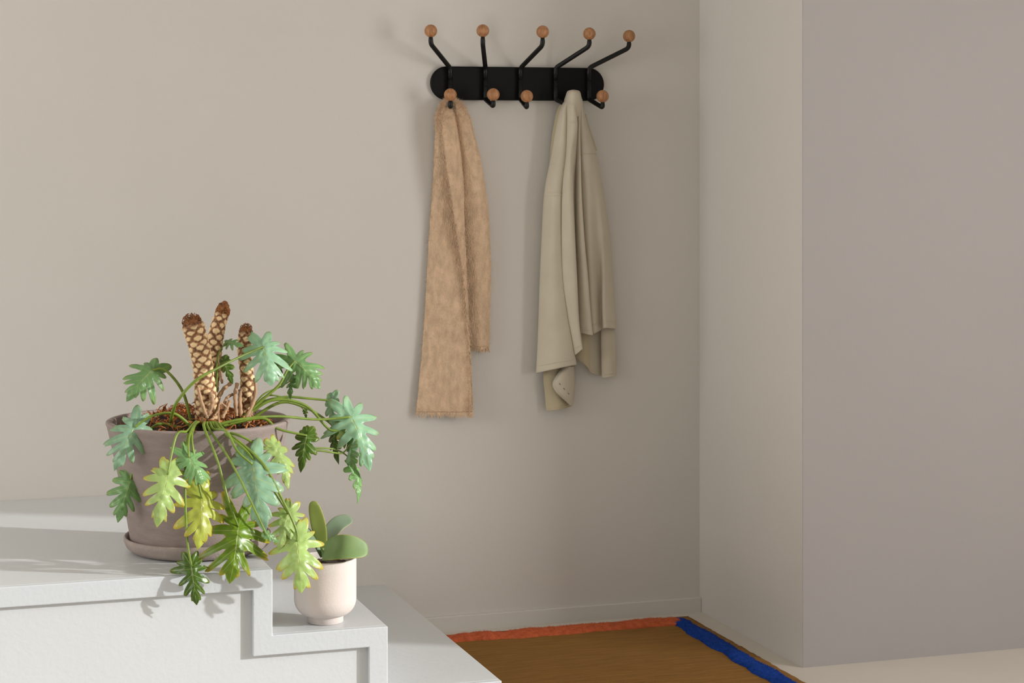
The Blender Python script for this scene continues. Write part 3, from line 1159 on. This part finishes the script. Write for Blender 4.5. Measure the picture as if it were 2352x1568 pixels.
def leaf_mesh(rng, width=1.0, lobes=5, slim=1.0, tipw=.15, sweep=1.0):
    """flat lobed blade, petiole joint at the origin, tip at y=1. Returns verts (x,y), faces, attrs"""
    if lobes >= 5:
        ang = [156, 128, 96, 68, 48, 30]
        att = [.0, .015, .07, .21, .38, .56]
        ln = [.46, .40, .52, .50, .41, .30]
        wd = [.120, .075, .088, .088, .080, .066]
    else:
        ang = [150, 106, 66, 38]
        att = [.0, .04, .22, .50]
        ln = [.42, .40, .44, .32]
        wd = [.13, .10, .10, .085]
    V, F, A = [], [], []
    S, Q = 9, 21
    n = len(ang)
    for side in (-1, 1):
        outl = []
        for i in range(n):
            k = 1 if i == 0 else sweep
            a = math.radians(ang[i] * k + rng.uniform(-8, 8))
            c = att[i]
            L = ln[i] * width * rng.uniform(.82, 1.15)
            w = wd[i] * slim * rng.uniform(.8, 1.15)
            d = Vector((math.sin(a), math.cos(a)))
            pn = Vector((d.y, -d.x))                       # towards the base of the blade
            if i == 0: pn = pn
            a0 = L * (.36 if i else .30)
            base = Vector((0, c))
            bend = rng.uniform(-.02, .20) if i else rng.uniform(-.12, .05)
            fork = rng.uniform(-.62, .62)
            famp = rng.uniform(.05, .20) if rng.random() < .6 else .02
            pts = []
            for q in range(Q + 1):
                u = math.cos(math.pi * q / Q)              # +1 base side .. -1 tip side
                au = abs(u)
                ax = (1 - au ** 2.1) ** .78
                ax -= famp * math.exp(-((u - fork) / .16) ** 2) * (1 - au ** 4)
                ax = a0 + (L - a0) * ax
                f = ax / L
                wv = w * (.80 + .32 * min(1, f * f * 1.2))
                p = base + d * ax + pn * u * wv + Vector((0, 1)) * bend * f * f * L
                pts.append((p, f))
            outl.append((c, pts))
        for i in range(n - 1):                             # neighbours share the bottom of the sinus
            p = (outl[i][1][-1][0] + outl[i + 1][1][0][0]) * .5
            m_c = (outl[i][0] + outl[i + 1][0]) / 2
            p = p * .84 + Vector((0, m_c)) * .16
            outl[i][1][-1] = (p, .3)
            outl[i + 1][1][0] = (p, .3)
        outl[0][1][0] = (Vector((.010, -.015)), 0)
        cols = []
        for i in range(n):
            c, pts = outl[i]
            nxt = outl[i + 1][0] if i < n - 1 else .84
            prv = outl[i - 1][0] if i else 0
            for q, (p, fr) in enumerate(pts):
                if i and q == 0: continue
                t = q / Q
                if t < .5:
                    m = c + (((prv + c) / 2 if i else 0) - c) * (1 - t * 2)
                else:
                    m = c + ((nxt + c) / 2 - c) * (t * 2 - 1)
                cols.append((Vector((0, m)), p, 1 if q == Q // 2 else 0, abs(t - .5) < .24))
        last = cols[-1]
        w0, y0 = last[1].x, last[1].y
        W = max(w0 * 1.02, tipw * slim * (.4 + .6 * width) * .62)
        for q in range(1, 15):
            t = q / 14
            y = y0 + (1 - y0) * t
            if t < .3:
                x = w0 + (W - w0) * math.sin(t / .3 * math.pi / 2)
            else:
                x = W * max(0, 1 - ((t - .3) / .7) ** 1.6)
            m = last[0].y + (.985 - last[0].y) * t
            cols.append((Vector((0, m)), Vector((x, y)), 0, t > .8))
        off = len(V)
        for (m, p, ve, tp) in cols:
            for s_ in range(S + 1):
                f = s_ / S
                e = f ** 1.35
                V.append(((m.x + (p.x - m.x) * e) * side, m.y + (p.y - m.y) * e))
                v_ = .8 if s_ == 0 else (.75 * ve * (1 - .6 * f))
                A.append((v_, max(0, f - .86) / .14 * (.8 if tp else .25), 0))
        for i in range(len(cols) - 1):
            for s_ in range(S):
                a = off + i * (S + 1) + s_
                b = a + S + 1
                F.append((a, b, b + 1, a + 1) if side > 0 else (a, a + 1, b + 1, b))
    return V, F, A


LEAFCOL = {'blue': (152, 190, 164), 'green': (128, 170, 112), 'lime': (170, 194, 124), 'yellow': (196, 206, 92), 'olive': (112, 144, 30), 'dark': (78, 110, 30)}  # dark and olive have the shade on those leaves put into their colour


def place_leaf(base, tip, colour, petiole=None, roll=0, tilt=.25, width=1.0, lobes=5, slim=1.0, arc=.10, fold=.18, curl=.5, parent=None, side_n=0,
               pr=.0034, yel=None, twist=0, sweep=.92):
    """base, tip: (px, py, Y). tilt leans the blade's face upwards, roll turns it about its midrib"""
    rng = random.Random(int(base[0] * 31 + base[1] * 7))
    Bp, Tp = P(*base), P(*tip)
    yv = Tp - Bp
    L = yv.length
    yv.normalize()
    toc = (Vector((0, 0, H)) - Bp).normalized()
    nn = toc + Vector((0, 0, tilt)) + Vector((side_n, 0, 0))
    nn = (nn - yv * nn.dot(yv)).normalized()
    xv = yv.cross(nn)
    c, s = math.cos(roll), math.sin(roll)
    nn, xv = nn * c + xv * s, xv * c - nn * s
    V2, F, A = leaf_mesh(rng, width, lobes, slim, sweep=sweep)
    if yel is None: yel = 1 if colour in ('lime', 'yellow', 'olive') else .15
    V = []
    ph = rng.uniform(0, 9)
    for (x, y) in V2:
        r2 = abs(x)
        z = arc * (4 * max(-.2, y) * (1 - y)) - fold * r2 - curl * r2 * r2 * 1.5
        z += .035 * noise.noise(Vector((x * 9 + ph, y * 9, ph + 3)))
        z += .022 * noise.noise(Vector((x * 4 + ph, y * 4, ph)))
        z -= .35 * max(0, y - .6) ** 2
        if y < 0: z -= .10 * y * y * 4 - .15 * y * 0
        xx, zz = x, z
        if twist:
            a = twist * y
            xx, zz = x * math.cos(a) - z * math.sin(a), x * math.sin(a) + z * math.cos(a)
        V.append(Bp + (xv * xx + yv * y + nn * zz) * L)
    o = mesh_obj('leaf', V, F, M['leaf'], parent or phil, attr=[(a[0], a[1] * yel, 0) for a in A], solid=.0009)
    cc = LEAFCOL[colour]
    j = rng.uniform(.92, 1.08)
    o.color = lin((cc[0] * j, cc[1] * j, cc[2] * j))
    if petiole:
        petiole = list(petiole)
        if petiole[0][2] < 4.93:      # starts in the pot and crosses the rim
            p0 = petiole[0]
            petiole = [(468 + (p0[0] - 470) * .25, 978, 5.0), (470 + (p0[0] - 470) * .55, 970, 4.94)] + petiole
        pts = [P(*p) for p in petiole] + [Bp]
        sp = spline(pts, 30)
        mb = MB()
        mb.tube(sp, [pr * (1.25 - .5 * i / 30) for i in range(31)], 8)
        mb.build('petiole', M['stem'], o)
    return o


# leaves above the pot
place_leaf((605, 796, 4.98), (624, 886, 4.93), 'blue', [(392, 968, 4.98), (405, 925, 4.92), (447, 876, 4.90), (500, 845, 4.92), (560, 815, 4.96)], tilt=.5, width=1.25, slim=1.25, arc=.1)
place_leaf((524, 786, 5.0), (560, 795, 4.98), 'green', [(500, 950, 5.02), (497, 850, 5.02), (505, 805, 5.01)], tilt=.6, width=.9, lobes=4, slim=1.3, pr=.002)
place_leaf((516, 830, 4.99), (534, 882, 4.97), 'dark', [(495, 940, 5.0), (500, 850, 5.0)], roll=.3, width=.7, lobes=4, slim=1.5, pr=.002)
place_leaf((677, 829, 5.02), (736, 892, 4.99), 'green', [(540, 975, 5.0), (600, 920, 5.0), (640, 885, 5.0), (660, 850, 5.01)], tilt=.6, width=1.2, slim=1.2, arc=.12)
place_leaf((640, 838, 5.05), (632, 872, 5.05), 'dark', [(560, 965, 5.04), (590, 865, 5.05), (606, 832, 5.05)], width=1.1, lobes=4, slim=1.4, tilt=0, pr=.002)
place_leaf((672, 872, 5.04), (666, 918, 5.03), 'green', [(560, 970, 5.02), (600, 910, 5.02), (640, 890, 5.03)], width=.75, lobes=4, slim=1.4, roll=.5, pr=.002)
place_leaf((760, 920, 5.06), (772, 988, 5.03), 'blue', [(545, 975, 5.05), (590, 930, 5.05), (650, 912, 5.06), (710, 915, 5.06)], width=.8, lobes=4, slim=1.5, roll=.5)
place_leaf((806, 957, 5.0), (852, 1082, 4.96), 'blue', [(495, 976, 4.95), (560, 962, 4.95), (640, 956, 4.97), (730, 963, 4.99)], tilt=.15, width=.95, slim=1.05, roll=-.3)
place_leaf((705, 1000, 4.94), (690, 1085, 4.92), 'dark', [(510, 978, 4.95), (600, 960, 4.95), (640, 985, 4.94)], tilt=-.3, width=.72, slim=1.25, roll=.2)
place_leaf((770, 985, 5.05), (776, 1066, 5.02), 'dark', [(560, 975, 5.05), (640, 925, 5.05), (700, 935, 5.05), (750, 965, 5.05)], tilt=-.2, width=.6, slim=1.2, roll=.5)
place_leaf((784, 985, 5.0), (792, 1030, 4.99), 'lime', [(545, 975, 5.02), (620, 920, 5.02), (700, 930, 5.02), (755, 985, 5.0)], width=.9, lobes=4, slim=1.4, roll=-.4)
place_leaf((803, 1020, 4.98), (826, 1100, 4.96), 'green', [(690, 1030, 4.96), (740, 1035, 4.97), (785, 1040, 4.98)], width=.62, slim=1.3, roll=.9, tilt=0, pr=.0025)
place_leaf((812, 1070, 5.0), (824, 1156, 4.98), 'green', [(690, 1030, 4.97), (760, 1030, 4.99), (795, 1045, 5.0)], width=.55, slim=1.1, roll=-.8, tilt=.2, pr=.002)
place_leaf((700, 942, 5.08), (704, 962, 5.07), 'dark', [(560, 970, 5.06), (610, 910, 5.06), (670, 920, 5.07)], width=.7, lobes=4, slim=1.4, tilt=-.3, pr=.002)
# leaves in front of the pot
place_leaf((580, 1066, 4.80), (608, 1222, 4.74), 'blue', [(490, 985, 4.88), (520, 990, 4.84), (545, 1035, 4.81)], tilt=.25, width=.88, slim=1.15, roll=.1)
place_leaf((634, 1030, 4.84), (664, 1124, 4.81), 'lime', [(500, 985, 4.90), (550, 1000, 4.86), (600, 1025, 4.85)], tilt=.3, width=.8, slim=1.1, roll=-.5)
place_leaf((434, 1050, 4.80), (466, 1112, 4.78), 'green', [(438, 992, 4.85), (433, 1015, 4.82)], tilt=.4, width=1.35, slim=1.3, roll=-.2)
place_leaf((464, 1144, 4.80), (456, 1262, 4.77), 'yellow', [(440, 1000, 4.84), (448, 1060, 4.81), (456, 1110, 4.80)], tilt=.3, width=1.05, slim=1.3, roll=-.3)
place_leaf((548, 1210, 4.79), (528, 1340, 4.755), 'olive', [(470, 985, 4.86), (500, 1060, 4.81), (525, 1150, 4.79)], tilt=-.15, width=1.28, slim=1.1, roll=-.1)
place_leaf((440, 1300, 4.775), (452, 1390, 4.76), 'dark', [(430, 1010, 4.84), (425, 1120, 4.79), (430, 1240, 4.78)], tilt=-.1, width=.95, slim=1.2)
place_leaf((663, 1180, 4.78), (640, 1262, 4.75), 'lime', [(510, 990, 4.88), (570, 1040, 4.82), (625, 1120, 4.79)], tilt=.4, width=1.15, slim=1.15)
place_leaf((682, 1243, 4.74), (692, 1362, 4.71), 'lime', [(520, 992, 4.88), (600, 1060, 4.80), (650, 1150, 4.76), (680, 1215, 4.745)], tilt=.35, width=1.22, slim=1.2)
place_leaf((612, 1228, 4.72), (640, 1246, 4.73), 'green', [(480, 985, 4.88), (530, 1060, 4.80), (585, 1170, 4.74)], tilt=.3, width=.8, lobes=4, slim=1.3, pr=.003)
# the side of the plant that the photograph cuts off
place_leaf((350, 850, 5.02), (290, 920, 4.99), 'green', [(440, 975, 5.02), (420, 900, 5.02), (380, 850, 5.02)], tilt=.5, width=1.1, slim=1.2)
place_leaf((310, 980, 4.96), (262, 1080, 4.93), 'blue', [(440, 980, 4.96), (400, 950, 4.96), (350, 955, 4.96)], tilt=.3, width=1.0, slim=1.1)
place_leaf((385, 1090, 4.78), (360, 1210, 4.74), 'lime', [(430, 990, 4.86), (405, 1000, 4.82)], tilt=.3, width=1.0, slim=1.15)
place_leaf((300, 1100, 5.0), (270, 1200, 4.98), 'green', [(420, 985, 5.0), (360, 975, 5.0), (320, 1030, 5.0)], tilt=.2, width=.9, slim=1.1)

# ------------------------------------------------------------------ small plant
c = PZ(747, 1427, SZ[1])
SP = Vector((c.x, c.y))
z0 = SZ[1]
small = thing('potted_succulent', 'small pale pink footed pot with thick paddle leaves on the middle step', 'potted plant', (SP.x, SP.y, z0))
mb = MB()
R, hh = .0765, .158
prof = [(0, z0), (.042, z0), (.0445, z0 + .002), (.0445, z0 + .018), (.0455, z0 + .020)]
for i in range(10):
    a = math.radians(-68 + 68 * i / 9)
    prof.append((R - .040 + .040 * math.cos(a), z0 + .058 + .042 * math.sin(a)))
prof += [(R, z0 + .09), (R, z0 + .13), (R, z0 + hh - .002), (R - .001, z0 + hh), (R - .005, z0 + hh), (R - .006, z0 + hh - .003), (R - .008, z0 + .11), (0, z0 + .11)]
mb.lathe(prof, SP, 96)
mb.build('pot', M['smallpot'], small)['label'] = 'pale pink stoneware pot with a foot'
mb = MB()
V, F = [(SP.x, SP.y, z0 + .148)], []
for j in range(1, 9):
    for i in range(40):
        a = 2 * math.pi * i / 40
        x, y = SP.x + .0695 * j / 8 * math.cos(a), SP.y + .0695 * j / 8 * math.sin(a)
        V.append((x, y, z0 + .140 + .008 * (1 - j / 8) + .004 * nz((x, y, 0), 120)))
for i in range(40):
    F.append((0, 1 + i, 1 + (i + 1) % 40))
for j in range(7):
    for i in range(40):
        F.append((1 + j * 40 + i, 1 + (j + 1) * 40 + i, 1 + (j + 1) * 40 + (i + 1) % 40, 1 + j * 40 + (i + 1) % 40))
mb.add(V, F)
mb.build('soil', M['soil'], small)


def paddle(path, width, colour, nvec, thick=.005, cup=.2):
    """fleshy paddle leaf along a path of (px, py, Y)"""
    pts = spline([P(*p) for p in path], 36)
    nvec = Vector(nvec).normalized()
    V, A, F = [], [], []
    n, k = len(pts), 20
    for i in range(n):
        t = (pts[min(n - 1, i + 1)] - pts[max(0, i - 1)]).normalized()
        nn = (nvec - t * nvec.dot(t)).normalized()
        xv = t.cross(nn)
        f = i / (n - 1)
        w = width * .5 * (.34 + .66 * math.sin(min(1, f * 1.55) * math.pi / 2) ** 1.3) * math.sqrt(max(0, 1 - max(0, (f - .55) / .45) ** 2.4)) + .0004
        for q in range(k):
            a = 2 * math.pi * q / k
            x = math.cos(a) * w
            z = math.sin(a) * thick * .5 * min(1, w / (width * .3)) + cup * x * x / width * 2
            V.append(pts[i] + xv * x + nn * z)
            A.append((0, .8 if abs(math.cos(a)) > .985 and f > .3 else 0, 0))
    for i in range(n - 1):
        for q in range(k):
            F.append((i * k + q, i * k + (q + 1) % k, (i + 1) * k + (q + 1) % k, (i + 1) * k + q))
    F.append(tuple(reversed(range(k))))
    F.append(tuple((n - 1) * k + q for q in range(k)))
    o = mesh_obj('leaf', V, F, M['fleshy'], small, attr=A)
    o.color = lin(colour)
    return o


sy = SP.y
paddle([(742, 1278, sy), (738, 1240, sy), (729, 1195, sy - .01), (718, 1150, sy - .01)], .036, (136, 152, 74), (-.3, -1, .2), .007, .15)
paddle([(748, 1278, sy + .01), (752, 1240, sy + .02), (775, 1205, sy + .03), (808, 1190, sy + .04)], .042, (136, 156, 130), (-.35, -.75, .6), .006, .2)
paddle([(746, 1280, sy), (752, 1266, sy - .04), (792, 1258, sy - .078), (846, 1262, sy - .075)], .062, (128, 154, 96), (-.1, -.85, .5), .008, .3)
paddle([(740, 1278, sy), (728, 1250, sy), (706, 1228, sy - .01), (676, 1205, sy - .01)], .034, (120, 142, 110), (.2, -.7, .7), .006, .2)
paddle([(744, 1278, sy + .02), (738, 1258, sy + .03), (715, 1245, sy + .05), (690, 1240, sy + .07)], .036, (116, 140, 90), (.1, -.4, .9), .006, .2)
